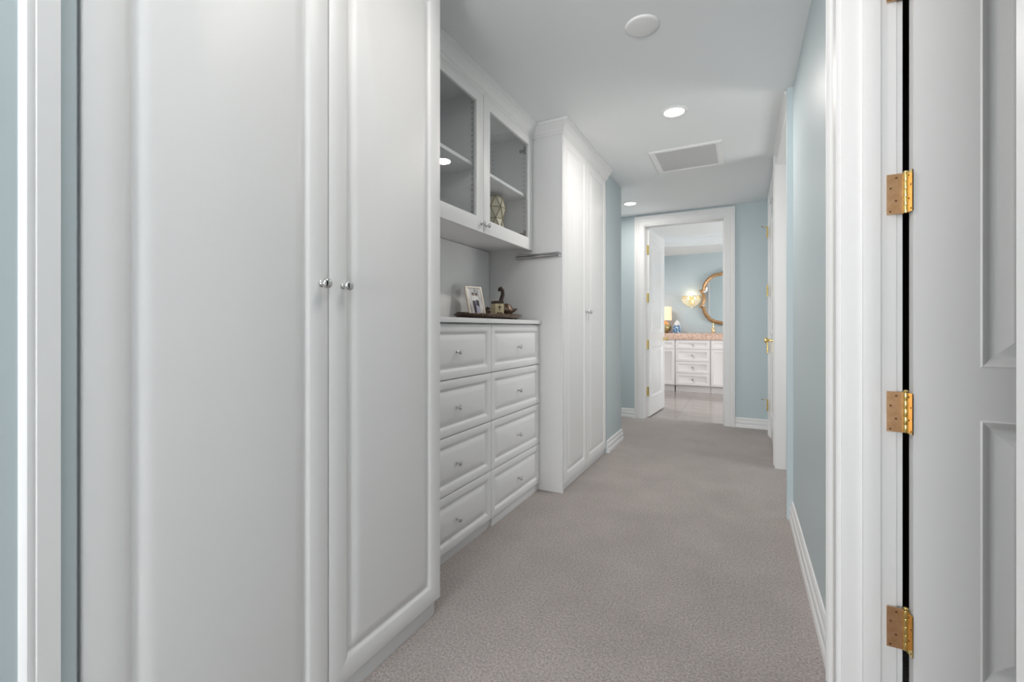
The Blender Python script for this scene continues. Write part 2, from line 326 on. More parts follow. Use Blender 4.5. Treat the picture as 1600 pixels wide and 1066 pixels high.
def wardrobe(name, label, x0, y0, width, depth, d_lo, d_hi, split, zb, zt, kz, front_dx, kick_dx):
    """x0 = carcass front plane"""
    t = tag(empty(name, (x0, y0, 0)), label, 'wardrobe')
    c = MB().box(-depth, 0, 0, 0.019, 0, H - 0.03).box(-depth, 0, width - 0.019, width, 0, H - 0.03).box(-depth, -0.001, 0.019, width - 0.019, H - 0.05, H - 0.03)
    c.box(-depth, -0.001, 0.019, width - 0.019, zb - 0.005, zb + 0.014).box(-depth, -depth + 0.01, 0.019, width - 0.019, 0, H - 0.03).box(-0.02, -0.001, 0.019, width - 0.019, zt - 0.02, H - 0.03)
    c.build('carcass', WHITE, t, bevel=0.0012)
    MB().box(-0.02, kick_dx, 0.019, width - 0.019, 0, zb - 0.006).build('toe_kick', WHITE, t, bevel=0.001)
    a = raised_door('door', t, d_lo, split - 0.0015, zb, zt, front_dx)
    b = raised_door('door', t, split + 0.0015, d_hi, zb, zt, front_dx)
    knob(a, front_dx, split - 0.028, kz); knob(b, front_dx, split + 0.052 if width < 1.12 and name == 'tall_wardrobe' and y0 < 1 else split + 0.03, kz)
    return t
wardrobe('tall_wardrobe', 'nearest tall white wardrobe with two raised panel doors and chrome knobs', -1.107, 0.371, 1.095, 0.59, 0.003, 1.107, 0.5575, 0.064, 2.50, 1.279, 0.022, 0.006)
wardrobe('tall_wardrobe', 'farther tall white wardrobe with two panel doors and a chrome pull-out rod', -1.132, 2.93, 1.132, 0.57, 0.026, 1.112, 0.545, 0.053, 2.512, 1.281, 0.022, 0.002)
far_w = [o for o in col.objects if o.name == 'tall_wardrobe.001'][0]
MB().box(0, 0.02, -0.0005, 0.0225, 0, H - 0.03).build('side_panel', WHITE, far_w, bevel=0.0012)
rl = MB().box(-0.335, 0.012, -0.016, 0, 1.650, 1.676).build('valet_rod', STEEL, far_w, bevel=0.003)
MB().lathe([(0.0, 0), (0.008, 0.001), (0.009, 0.004), (0.009, 0.33), (0.0, 0.331)], 14, at(-0.335, -0.024, 1.656) @ RX).build('rod', CHROME, rl, smooth=40)
MB().box(-0.33, 0.005, -0.020, -0.012, 1.672, 1.682).build('rail', CHROME, rl, bevel=0.002)

# drawer chests below, glass cabinets above
YA, YB, YC = 1.488, 2.2365, 2.929
rows = [(0.053, 0.3285), (0.3325, 0.6135), (0.6175, 0.893), (0.897, 1.1715)]
def drawer_chest(label, y0, y1, dl, dh, kdx):
    t = tag(empty('drawer_chest', (-1.305, y0, 0)), label, 'drawers', 'drawer chests under the white worktop'); wd = y1 - y0
    c = MB().box(-0.40, 0, 0, 0.018, 0, 1.178).box(-0.40, 0, wd - 0.018, wd, 0, 1.178).box(-0.40, -0.001, 0.018, wd - 0.018, 1.16, 1.178).box(-0.40, -0.001, 0.018, wd - 0.018, 0.047, 0.062).box(-0.40, -0.39, 0.018, wd - 0.018, 0.06, 1.16)
    c.build('carcass', WHITE, t, bevel=0.001)
    MB().box(-0.03, kdx, 0.018, wd - 0.018, 0, 0.046).build('toe_kick', WHITE, t, bevel=0.001)
    for z0, z1 in rows:
        d = raised_door('drawer', t, dl - y0, dh - y0, z0, z1, 0.022, s=0.036, gw=0.046, deep=0.010)
        knob(d, 0.0215, (dl + dh) / 2 - y0, (z0 + z1) / 2 - 0.004, 0.86)
    return t
drawer_chest('white four drawer chest beside the nearest tall wardrobe', YA, YB - 0.001, 1.535, 2.2335, 0.004)
drawer_chest('white four drawer chest beside the farther tall wardrobe', YB + 0.001, YC, 2.2385, 2.924, 0.012)
tag(MB().box(-1.708, -1.268, YA, 2.9285, 1.179, 1.2045).build('worktop', WHITE, bevel=0.0025), 'white worktop running over both drawer chests', 'worktop')
tag(MB().box(-1.709, -1.699, YA, 2.9285, 1.206, 1.722).build('back_panel', INSIDE, bevel=0.001), 'plain white back panel between worktop and glass cabinets', 'panel')

def wall_cabinet(label, y0, y1, dl, dh, hinge_side):
    t = tag(empty('wall_cabinet', (-1.357, y0, 1.725)), label, 'cabinet', 'glass door wall cabinets'); wd = y1 - y0; hh = H - 0.03 - 1.725; dp = 0.352
    c = MB().box(-dp, 0, 0, 0.018, 0, hh).box(-dp, 0, wd - 0.018, wd, 0, hh).box(-dp, -0.001, 0.018, wd - 0.018, 0, 0.020).box(-dp, -0.001, 0.018, wd - 0.018, 0.80, 0.818).box(-dp, -dp + 0.008, 0.018, wd - 0.018, 0.02, hh)
    c.box(-0.02, -0.001, 0.018, wd - 0.018, 0.80, hh)
    c.build('carcass', INSIDE, t, bevel=0.001)
    MB().box(-dp + 0.009, -0.012, 0.0195, wd - 0.0195, 0.352, 0.372).build('shelf', INSIDE, t, bevel=0.001)
    h = MB()
    for k in range(22):
        z = 0.07 + k * 0.032
        if 0.33 < z < 0.39: continue
        for x in (-0.045, -0.30):
            h.box(x - 0.003, x + 0.003, wd - 0.0186, wd - 0.0178, z - 0.003, z + 0.003); h.box(x - 0.003, x + 0.003, 0.0178, 0.0186, z - 0.003, z + 0.003)
    tag(h.build('pin_holes', HOLE, t, recalc=False), kind='stuff')
    d = MB(); a, b = dl - y0, dh - y0; z0, z1 = -0.022, 0.822; s = 0.074
    def rect(i, o, x): # outer inset i, or the opening grown by o
        return [(x, a + i, z0 + i), (x, b - i, z0 + i), (x, b - i, z1 - i), (x, a + i, z1 - i)] if o is None else \
               [(x, a + s - o, z0 + 0.084 - o), (x, b - s + o, z0 + 0.084 - o), (x, b - s + o, z1 - 0.105 + o), (x, a + s - o, z1 - 0.105 + o)]
    loops = [rect(0, None, 0.001), rect(0, None, 0.019), rect(0.001, None, 0.0212), rect(0.003, None, 0.022), rect(0, 0.003, 0.022), rect(0, 0.001, 0.0212), rect(0, 0, 0.019), rect(0, 0, 0.001)]
    d.add([p for q in loops for p in q], [(q * 4 + i, q * 4 + (i + 1) % 4, ((q + 1) % 8) * 4 + (i + 1) % 4, ((q + 1) % 8) * 4 + i) for q in range(8) for i in range(4)])
    d = d.build('door', WHITE, t, smooth=40)
    MB().box(0.008, 0.012, a + s - 0.006, b - s + 0.006, z0 + 0.080, z1 - 0.101).build('pane', GLASS, d)
    ky = (b - 0.026) if hinge_side < 0 else (a + 0.026)
    knob(d, 0.022, ky, 0.024, 0.86)
    hy = (0.018, 0.030) if hinge_side < 0 else (wd - 0.030, wd - 0.018)
    for z in (0.10, 0.70):
        g = MB().box(-0.075, -0.004, hy[0], hy[1], z - 0.010, z + 0.010).box(-0.035, 0.0, hy[0] - (0 if hinge_side < 0 else 0.012), hy[1] + (0.012 if hinge_side < 0 else 0), z - 0.022, z + 0.022)
        g.build('hinge', STEEL, t, bevel=0.002)
    return t
wall_cabinet('white wall cabinet with empty shelf behind its glass door', YA, YB - 0.001, 1.535, 2.2345, -1)
wall_cabinet('white wall cabinet with a faceted vase behind its glass door', YB + 0.001, YC, 2.2385, 2.924, 1)

CROWN = [(0, 0), (0.004, 0), (0.008, 0.006), (0.008, 0.014), (0.014, 0.018), (0.018, 0.030), (0.028, 0.046), (0.038, 0.054), (0.042, 0.060), (0.042, 0.066), (0.050, 0.070), (0.054, 0.080), (0.054, 0.088), (0, 0.088)]
Z0 = H - 0.0885
struct(MB().extrude(CROWN, (-1.337, YA, Z0 + 0.034 - 0.034), (-1.337, 2.93, Z0), (1, 0, 0), (0, 0, 1), 0, -1).build('trim_9', WHITE, smooth=30), 'white crown moulding over the glass door cabinets', 'trim')
m = MB().extrude(CROWN, (-1.112, 2.93, Z0), (-1.112, 4.061, Z0), (1, 0, 0), (0, 0, 1), -1, 0).extrude(CROWN, (-1.337, 2.93, Z0), (-1.112, 2.93, Z0), (0, -1, 0), (0, 0, 1), 1, 1)
struct(m.build('trim_10', WHITE, smooth=30), 'white crown moulding wrapping the farther tall wardrobe', 'trim')
struct(MB().extrude(CROWN, (-1.086, 0.371, Z0), (-1.086, 1.47, Z0), (1, 0, 0), (0, 0, 1), 0, 0).build('trim_11', WHITE, smooth=30), 'white crown moulding over the nearest tall wardrobe', 'trim')

# ------------------------------------------------------------------ doors
def door_leaf(name, wd, ht, th, panels, label, loc, rz, deep=0.010):
    """leaf: hinge edge at local y = 0, width along +y, shown face at x = 0, other face at x = -th. panels = (y0, y1, z0, z1)"""
    m = MB(); ys = (panels[0][0], panels[0][1]); zs = sorted((p[2], p[3]) for p in panels)
    m.box(-th, 0, 0, ys[0], 0, ht).box(-th, 0, ys[1], wd, 0, ht)
    lo = 0
    for z0, z1 in zs: m.box(-th, 0, ys[0], ys[1], lo, z0); lo = z1
    m.box(-th, 0, ys[0], ys[1], lo, ht)
    o = struct(m.build(name, DOORP, None, loc), label, 'door'); o.rotation_euler = (0, 0, rz)
    for z0, z1 in zs:
        rg = [(0, 0.0, 0.001), (0.004, 0.002, 0.001), (0.012, -0.002, 0.001), (0.020, -deep * 0.7, 0.001), (0.026, -deep, 0.001), (0.034, -deep, 0.001), (0.064, -deep * 0.35, 0.001), (0.066, -deep * 0.3, 0.001)]
        p = MB().rings(ys[0], ys[1], z0, z1, rg, True, False)
        p.rings(ys[0], ys[1], z0, z1, [(i, -th - x, r) for i, x, r in rg], True, False)
        p.build('panel', DOORP, o, smooth=40)
    return o
def hinge(parent, x, y, z, hgt=0.114, leaf=0.04, ax=(1, 0, 0), door_ax=(0, 1, 0), stop=None, gap=0.0):
    """knuckle at (x, y, z) parent-local; leaves lie along ax (jamb) and door_ax (door edge)"""
    ax = Vector(ax); dx = Vector(door_ax)
    r = 0.0075; k = MB()
    hs = hgt / 5
    for i in range(5):
        k.lathe([(0, 0.0004), (r * 0.97, 0.0004), (r, 0.0009), (r, hs - 0.0009), (r * 0.97, hs - 0.0004), (0, hs - 0.0004)], 14, at(0, 0, -hgt / 2 + i * hs))
    k.lathe([(0, 0), (r * 0.75, 0.001), (r * 0.8, 0.004), (r * 0.4, 0.007), (0, 0.008)], 12, at(0, 0, hgt / 2))
    k = k.build('hinge', BRASS, parent, (x, y, z), smooth=45)
    def leafmesh(a, n, name, M):
        n = Vector(n); m = MB(); z0, z1 = -hgt / 2, hgt / 2; t = 0.0024
        p = [a * r * 0.5, a * leaf]
        vs = [p[0] - n * t / 2 + Vector((0, 0, z0)), p[1] - n * t / 2 + Vector((0, 0, z0)), p[1] + n * t / 2 + Vector((0, 0, z0)), p[0] + n * t / 2 + Vector((0, 0, z0))]
        vs += [v + Vector((0, 0, hgt)) for v in vs]
        m.add(vs, [(0, 3, 2, 1), (4, 5, 6, 7), (0, 1, 5, 4), (1, 2, 6, 5), (2, 3, 7, 6), (3, 0, 4, 7)])
        for zz, f in ((-0.43, 0.82), (-0.17, 0.52), (0.15, 0.80), (0.40, 0.50)):
            c = a * leaf * f; q = 0.003
            for sgn in (1, -1):
                o2 = n * sgn * (t / 2 + 0.0004)
                m.add([c + o2 + a * q * cos(i * pi / 4) + Vector((0, 0, zz * hgt + q * sin(i * pi / 4))) for i in range(8)], [tuple(range(8))], 1)
        m.build(name, [M, SCREW], k, recalc=False)
    leafmesh(ax, ax.cross(Vector((0, 0, 1))), 'leaf', BRASS_REFL)
    leafmesh(dx * 0.8, dx.cross(Vector((0, 0, 1))), 'leaf', BRASS)
    if stop:
        s = Vector(stop)
        MB().tube([(0, 0, hgt / 2 + 0.003), tuple(s * 0.03 + Vector((0, 0, hgt / 2 + 0.004))), tuple(s * 0.05 + Vector((0, 0, hgt / 2 + 0.004)))], 0.0035, 8).lathe([(0, 0), (0.008, 0), (0.008, 0.012), (0, 0.012)], 10, at(*(s * 0.048 + Vector((0, 0, hgt / 2 - 0.002)))), 1).build('door_stop', [BRASS, STEEL], k, smooth=40)
    return k
# near right door, standing open into the closet: shown face towards -y
D2 = door_leaf('door_2', 0.90, 2.425, 0.037, [(0.136, 0.764, 0.200, 0.898), (0.136, 0.764, 1.037, 2.28)], 'white panelled door with brass hinges standing open into a dark closet', (0.424, 1.622, 0.008), R(-90), 0.014)
# in the leaf's frame local x -> world -y, local y -> world +x
for z in (0.290, 0.910, 1.535, 2.150):
    hinge(D2, -0.026, -0.010, z - 0.008, 0.115, 0.043, ax=(0, -1, 0), door_ax=(0.98, 0.19, 0))
# door knob of this leaf is out of the frame
# bathroom door, open into the bathroom
D1 = door_leaf('door_1', 0.845, 2.42, 0.036, [(0.13, 0.715, 0.23, 0.90), (0.13, 0.715, 1.07, 2.27)], 'white panelled bathroom door standing open with small brass hinges', (-1.068, 5.935, 0.012), R(-4.4))
for z in (0.324, 0.927, 1.531, 2.147):
    hinge(D1, -0.034, -0.012, z, 0.115, 0.045, ax=(-0.35, -1, 0), door_ax=(1, 0.05, 0))
MB().lathe([(0.0, 0), (0.027, 0), (0.027, 0.004), (0.010, 0.008), (0.009, 0.03), (0.022, 0.036), (0.027, 0.05), (0.022, 0.062), (0, 0.066)], 16, at(0, 0.79, 0.985) @ RX).build('door_knob', BRASS, D1, smooth=45)
# closed door in the right wall near the end; shown face towards -x
D3 = door_leaf('door_3', 0.892, 2.435, 0.036, [(0.13, 0.762, 0.23, 0.90), (0.13, 0.762, 1.07, 2.27)], 'closed white door with brass knob in the wall by the end of the hallway', (XR - 0.006, 5.416, 0.012), R(180))
for z, st in ((0.324, True), (0.935, False), (1.531, False), (2.147, True)):
    hinge(D3, 0.030, -0.010, z, 0.115, 0.026, ax=(0.05, -1, 0), door_ax=(0, 1, 0), stop=(1, 0.2, 0) if st else None)
MB().lathe([(0.0, 0), (0.030, 0), (0.030, 0.004), (0.012, 0.010), (0.010, 0.055), (0.020, 0.062), (0.026, 0.075), (0.022, 0.088), (0, 0.092)], 16, at(0, 0.82, 1.03) @ RX).build('door_knob', BRASS, D3, smooth=45)
m = MB().box(XR - 0.006, 0.41, 4.512, 4.522, 0, 2.455).box(XR - 0.006, 0.41, 5.418, 5.43, 0, 2.455).box(XR - 0.006, 0.41, 4.52, 5.42, 2.447, 2.457)
struct(m.build('trim_12', TRIM), 'white jamb of the closed door by the end wall', 'trim')

# ------------------------------------------------------------------ ceiling fixtures
def downlight(label, x, y, power):
    t = tag(empty('downlight', (x, y, H)), label, 'ceiling light', 'recessed hallway downlights')
    MB().lathe([(0.062, -0.002), (0.066, -0.006), (0.080, -0.007), (0.084, -0.004), (0.085, 0.0)], 40).build('trim_ring', COVER, t, smooth=40)
    MB().lathe([(0.0, -0.0045), (0.064, -0.0045), (0.064, -0.001), (0, -0.001)], 40).build('lens', LENS, t, smooth=40)
    lamp('AREA', 'downlight_glow', (x, y, H - 0.012), power, LED, 0.125)
    return t
downlight('lit round recessed downlight in front of the ceiling vent', -0.405, 3.15, 10.5)
downlight('lit round recessed downlight near the blue end wall', -1.155, 5.235, 7.5)
t = tag(MB().lathe([(0, -0.010), (0.066, -0.010), (0.074, -0.008), (0.078, -0.003), (0.078, 0), (0, 0)], 40).build('ceiling_cover', COVER, None, (-0.426, 2.184, H), smooth=40), 'unlit flat round white cover plate on the ceiling', 'cover plate')
v = tag(empty('air_vent', (-0.415, 4.06, H)), 'square white air return grille on the ceiling', 'vent')
m = MB(); a, b = 0.275, 0.228
FR = [(0, 0), (0, -0.006), (0.006, -0.012), (0.030, -0.012), (0.047, -0.006), (0.047, 0)]
m.extrude(FR, (-a, -a, 0), (a, -a, 0), (0, 1, 0), (0, 0, 1), 1, -1).extrude(FR, (a, a, 0), (-a, a, 0), (0, -1, 0), (0, 0, 1), 1, -1)
m.extrude(FR, (-a, a, 0), (-a, -a, 0), (1, 0, 0), (0, 0, 1), 1, -1).extrude(FR, (a, -a, 0), (a, a, 0), (-1, 0, 0), (0, 0, 1), 1, -1)
m.build('frame', COVER, v)
MB().box(-b, b, -b, b, -0.005, -0.002).build('grille', GRILLE, v)
m = MB()
for i in range(38):
    y = -b + 0.006 + i * 0.012
    m.add([(-b, y - 0.004, -0.0055), (b, y - 0.004, -0.0055), (b, y + 0.002, -0.0085), (-b, y + 0.002, -0.0085)], [(0, 1, 2, 3)])
tag(m.build('slats', GRILLE, v, recalc=False), kind='stuff')

# ------------------------------------------------------------------ things on the worktop
WT = 1.2045
TX, TY = -1.487, 2.56
t = tag(empty('oval_tray', (TX, TY, WT)), 'oval tarnished metal tray on the white worktop holding small keepsakes', 'tray')
MB().lathe([(0, 0.012), (0.70, 0.012), (0.86, 0.018), (0.97, 0.032), (1.0, 0.036), (1.005, 0.033), (0.98, 0.026), (0.88, 0.010), (0.70, 0.006), (0, 0.006)], 56, None, 0, 0.185, 0.315).build('dish', BRONZE, t, smooth=40)
for sx, sy in ((0.10, 0.19), (0.10, -0.19), (-0.10, 0.19), (-0.10, -0.19)):
    MB().lathe([(0, 0), (0.006, 0.0005), (0.007, 0.004), (0.004, 0.009), (0, 0.009)], 10, at(sx, sy, 0)).build('foot', DKBRONZE, t, smooth=45)
for s in (1, -1):
    MB().tube([(0.035 * cos(a) * 1.0, s * (0.305 + 0.05 * sin(a)), 0.036) for a in [pi * i / 10 for i in range(11)]], 0.005, 8).build('handle', DKBRONZE, t, smooth=45)
TB = WT + 0.012
# photo frame, facing (+x, -y), leaning back
fr = tag(empty('photo_frame', (-1.545, 2.52, TB + 0.0045), R(-20)), 'leaning pale picture frame with a photo of two standing people', 'photo frame')
tilt = Matrix.Rotation(R(-16), 4, 'Y')
def tl(mb): mb.v = [tuple(tilt @ Vector(v)) for v in mb.v]; return mb
m = MB(); wv, hv = 0.068, 0.215
m.box(-0.012, 0.0, -wv, wv, 0, hv)
tl(m).build('backing', IVORY, fr, bevel=0.002)
m = MB(); fw = 0.012
m.box(-0.001, 0.005, -wv, -wv + fw, 0, hv).box(-0.001, 0.005, wv - fw, wv, 0, hv).box(-0.001, 0.005, -wv + fw, wv - fw, 0, fw).box(-0.001, 0.005, -wv + fw, wv - fw, hv - fw, hv)
tl(m).build('border', IVORY, fr, bevel=0.0015)
m = MB(); m.box(0.0, 0.0015, -wv + fw, wv - fw, fw, hv - fw, 0)
def blob(cy, cz, ry, rz, mi, x=0.002, n=14): m.add([(x, cy + ry * cos(2 * pi * i / n), cz + rz * sin(2 * pi * i / n)) for i in range(n)], [tuple(range(n))], mi)
def quad(pts, mi, x=0.0022): m.add([(x, *p) for p in pts], [tuple(range(len(pts)))], mi)
quad([(-0.02, 0.020), (0.03, 0.020), (0.022, 0.075), (0.016, 0.11), (-0.006, 0.11), (-0.010, 0.07)], 4)
quad([(-0.022, 0.022), (-0.004, 0.022), (-0.001, 0.09), (-0.004, 0.125), (-0.022, 0.125), (-0.027, 0.08)], 2)
quad([(0.002, 0.085), (0.026, 0.075), (0.028, 0.115), (0.006, 0.125)], 2, 0.0026)
quad([(-0.03, 0.115), (0.028, 0.115), (0.024, 0.150), (-0.026, 0.152)], 1, 0.0024)
blob(-0.014, 0.158, 0.0085, 0.011, 3, 0.0028); blob(0.014, 0.156, 0.0085, 0.011, 3, 0.0028); blob(-0.015, 0.164, 0.0088, 0.007, 2, 0.003); blob(0.015, 0.162, 0.009, 0.007, 2, 0.003)
tl(m).build('photo', [PHOTO_BG, PH_WHITE, PH_DARK, PH_SKIN, PH_LILAC], fr, recalc=False)
MB().add([(-0.016, -0.018, 0.002), (-0.016, 0.018, 0.002), (-0.052, 0.016, 0.13), (-0.052, -0.016, 0.13), (-0.066, -0.03, -0.002), (-0.066, 0.03, -0.002), (-0.060, 0.03, -0.002), (-0.060, -0.03, -0.002)], [(4, 5, 2, 3), (7, 3, 2, 6), (4, 3, 7), (5, 6, 2), (4, 7, 6, 5)]).build('easel', DKBRONZE, fr)
# dark round trinket pot peeking out between frame and votive
tag(MB().lathe([(0, 0), (0.024, 0.001), (0.036, 0.018), (0.040, 0.042), (0.034, 0.062), (0.020, 0.072), (0.006, 0.076), (0, 0.082)], 22).build('trinket_pot', DKBRONZE, None, (-1.555, 2.655, TB + 0.0005), smooth=40), 'dark rounded trinket pot half hidden between photo frame and tan block', 'pot')
# tan block with cross and heart
b = tag(empty('tan_votive_block', (-1.432, 2.573, TB + 0.0015), R(-33)), 'tan square votive block with a cross and heart motif and dark top', 'votive')
MB().box(-0.033, 0.033, -0.033, 0.033, 0, 0.092).build('body', CREAM, b, bevel=0.003)
MB().box(-0.032, 0.032, -0.032, 0.032, 0.0925, 0.110).build('top', DKBRONZE, b, bevel=0.003)
m = MB()
def face_poly(pts): m.add([(0.0337, y, z) for y, z in pts] + [(0.0325, y, z) for y, z in pts], [tuple(range(len(pts)))] + [(i, (i + 1) % len(pts), len(pts) + (i + 1) % len(pts), len(pts) + i) for i in range(len(pts))])
face_poly([(-0.003, 0.048), (0.003, 0.048), (0.003, 0.084), (-0.003, 0.084)]); face_poly([(-0.013, 0.066), (0.013, 0.066), (0.013, 0.072), (-0.013, 0.072)])
m.build('cross', DKBRONZE, b, recalc=False)
m = MB()
hp = []
for i in range(24):
    a = 2 * pi * i / 24; hp.append((0.0013 * 16 * sin(a) ** 3, 0.022 + 0.0013 * (13 * cos(a) - 5 * cos(2 * a) - 2 * cos(3 * a) - cos(4 * a))))
face_poly(hp)
m.build('heart', BRONZE, b, recalc=False)
# swan-necked covered boat
s = tag(empty('swan_boat', (-1.445, 2.722, TB + 0.001), R(28)), 'tarnished lidded boat with a curled swan neck behind the tan block', 'ornament')
s.scale = (0.78, 0.95, 1.12)
MB().lathe([(0, 0), (0.42, 0.001), (0.45, 0.006), (0.40, 0.012), (0.70, 0.022), (0.95, 0.042), (1.0, 0.050), (0.97, 0.052), (0.0, 0.052)], 30, None, 0, 0.068, 0.045).build('bowl', BRONZE, s, smooth=40)
MB().lathe([(1.0, 0.0525), (0.92, 0.060), (0.68, 0.078), (0.35, 0.089), (0, 0.092)], 30, None, 0, 0.066, 0.043).build('lid', BRONZE, s, smooth=40)
MB().tube([(-0.040, 0, 0.03), (-0.050, 0, 0.065), (-0.050, 0, 0.095), (-0.040, 0, 0.122), (-0.030, 0, 0.146), (-0.032, 0, 0.170), (-0.046, 0, 0.183), (-0.062, 0, 0.178), (-0.068, 0, 0.166)], [0.020, 0.019, 0.018, 0.017, 0.016, 0.015, 0.014, 0.012, 0.006], 12).build('neck', DKBRONZE, s, smooth=50)
MB().tube([(0.060, 0, 0.046), (0.080, 0, 0.054), (0.098, 0, 0.056)], [0.012, 0.009, 0.003], 10).build('tail', BRONZE, s, smooth=50)
# vase inside the glass cabinet
vz = tag(empty('faceted_vase', (-1.52, 2.685, 1.7455)), 'cream faceted vase with gold edge lines behind the cabinet glass', 'vase')
pts = []; N = 7
prof = [(0.055, 0.0), (0.076, 0.075), (0.068, 0.15), (0.080, 0.225), (0.064, 0.30)]
for k, (r, z) in enumerate(prof): pts.append([Vector((r * cos(2 * pi * (i + 0.5 * (k % 2)) / N), r * sin(2 * pi * (i + 0.5 * (k % 2)) / N), z)) for i in range(N)])
m = MB(); e = MB(); m.add([p for rr in pts for p in rr], [])
fs = []; ed = set()
for k in range(len(pts) - 1):
    for i in range(N):
        j = (i + 1) % N
        if k % 2 == 0: tri = [(k * N + i, k * N + j, (k + 1) * N + i), (k * N + j, (k + 1) * N + j, (k + 1) * N + i)]
        else: tri = [(k * N + i, k * N + j, (k + 1) * N + j), (k * N + i, (k + 1) * N + j, (k + 1) * N + i)]
        for q in tri:
            fs.append(q)
            for u in range(3): ed.add(tuple(sorted((q[u], q[(u + 1) % 3]))))
fs.append(tuple(reversed(range(N))))
m.f = fs; m.m = [0] * len(fs); m.build('body', VASE, vz)
flat = [p for rr in pts for p in rr]
for a_, b_ in ed: e.tube([flat[a_], flat[b_]], 0.0032, 5)
e.build('gold_lines', VGOLD, vz)

# ------------------------------------------------------------------ bathroom
struct(MB().box(-2.75, 2.3, 5.93, 9.3, -0.06, -0.004).build('floor_bathroom', GROUT), 'bathroom floor of pale stone tiles', 'floor')
flo = col.objects['floor_bathroom']
tile_me = None; s_t = 0.60; g = 0.0022
for i in range(5):
    for j in range(6):
        x0 = -1.95 + i * s_t; y0 = 5.935 + j * s_t
        if tile_me is None:
            o = MB().box(0, s_t - g, 0, s_t - g, -0.004, 0.0).build('tile', TILE, flo, (x0, y0, 0), bevel=0.0008, seg=1); tile_me = o.data
        else:
            o = bpy.data.objects.new('tile', tile_me); col.objects.link(o); o.parent = flo; o.location = (x0, y0, 0)
struct(MB().box(-2.75, 2.3, 9.2, 9.3, 0, 3.1).build('wall_bathroom', BLUE), 'blue bathroom wall behind the vanity mirror', 'wall')
struct(MB().box(-2.75, -2.65, 5.98, 9.2, 0, 3.1).box(2.2, 2.3, 5.98, 9.2, 0, 3.1).build('wall_bathroom_side', BLUE), 'bathroom side walls', 'wall')
# tray ceiling: soffit with an oval opening, coved edge, raised centre
CX, CY, AX, AY = -0.35, 7.35, 1.5, 0.95
n = 64; m = MB(); outer = []; inner = []
for i in range(n):
    a = 2 * pi * i / n; c, s_ = cos(a), sin(a)
    k = min((2.30 / abs(c)) if abs(c) > 1e-6 else 9e9, (1.85 / abs(s_)) if abs(s_) > 1e-6 else 9e9)
    outer.append((CX + k * c, max(5.98, min(9.2, CY + k * s_)), 2.566)); inner.append((CX + AX * c, CY + AY * s_))
prof = [(1.0, 2.566), (1.0, 2.586), (0.985, 2.596), (0.985, 2.61), (0.95, 2.64), (0.93, 2.69), (0.93, 2.71), (0.90, 2.73), (0.88, 2.735)]
vs = list(outer); fs = []
for f_, z in prof: vs += [(CX + (x - CX) * f_, CY + (y - CY) * f_, z) for x, y in inner]
L = len(prof)
for q in range(L):
    for i in range(n): fs.append((q * n + i, q * n + (i + 1) % n, (q + 1) * n + (i + 1) % n, (q + 1) * n + i))
fs.append(tuple(L * n + i for i in range(n)))
struct(m.add(vs, fs).box(-2.75, 2.3, 5.98, 9.3, 3.0, 3.1).build('ceiling_bathroom', CEIL, smooth=35, recalc=False), 'white bathroom ceiling with a raised oval tray', 'ceiling')

# vanity: units face -y
def shaker(name, parent, y0, y1, z0, z1, xf, s=0.045):
    d = MB().rings(y0, y1, z0, z1, [(0, xf - 0.02, 0.001), (0, xf - 0.002, 0.001), (0.002, xf, 0.001), (s, xf, 0.001), (s + 0.004, xf - 0.004, 0.001), (s + 0.010, xf - 0.008, 0.001)], True, True, n=1).build(name, VANITY, parent, smooth=35)
    return d
def sqknob(p, x, y, z):
    MB().lathe([(0.008, 0), (0.006, 0.004), (0.006, 0.014), (0, 0.014)], 10, RX).box(0.012, 0.024, -0.015, 0.015, -0.015, 0.015).build('knob', STEEL, p, (x, y, z))
def vanity_unit(label, x, y, rz, wd, fronts):
    t = tag(empty('vanity_cabinet', (x, y, 0), rz), label, 'cabinet', 'bathroom vanity cabinets')
    MB().box(-0.56, 0, 0, wd, 0.115, 0.943).build('carcass', VANITY, t, bevel=0.001)
    MB().box(-0.50, -0.05, 0.002, wd - 0.002, 0, 0.114).build('toe_kick', VANITY, t)
    for nm, y0, y1, z0, z1, kk in fronts:
        d = shaker(nm, t, y0, y1, z0, z1, 0.02)
        if kk: sqknob(d, 0.02, *kk)
    return t
zr = [(0.126, 0.336), (0.342, 0.550), (0.556, 0.769), (0.775, 0.932)]
vanity_unit('white vanity unit with four stacked drawers', -1.088, 8.62, R(-90), 0.588, [('drawer', 0.012, 0.576, a, b, (0.294, (a + b) / 2)) for a, b in zr])
vanity_unit('white vanity unit under the mirror beside the soap dispenser', -0.499, 8.62, R(-90), 0.80, [('drawer', 0.012, 0.788, 0.775, 0.932, (0.4, 0.853)), ('door', 0.012, 0.398, 0.126, 0.769, (0.37, 0.65)), ('door', 0.402, 0.788, 0.126, 0.769, (0.43, 0.65))])
vanity_unit('white angled vanity unit half hidden by the bathroom door', -1.089 - 0.60 * cos(R(14)), 8.62 - 0.60 * sin(R(14)), R(-90 + 14), 0.60, [('drawer', 0.012, 0.588, 0.775, 0.932, (0.3, 0.853)), ('door', 0.012, 0.588, 0.126, 0.769, (0.06, 0.65))])
xl, yl = -1.089 - 0.60 * cos(R(14)), 8.62 - 0.60 * sin(R(14))
m = MB(); top = [(xl, yl - 0.03), (-1.089, 8.588), (0.32, 8.588), (0.32, 9.198), (xl, 9.198)]
m.add([(x, y, 0.944) for x, y in top] + [(x, y, 1.058) for x, y in top], [tuple(reversed(range(5))), tuple(range(5, 10))] + [(i, (i + 1) % 5, 5 + (i + 1) % 5, 5 + i) for i in range(5)])
tag(m.build('granite_countertop', GRANITE, bevel=0.004), 'thick pinkish granite countertop over the bathroom vanity', 'countertop')
CT = 1.0585
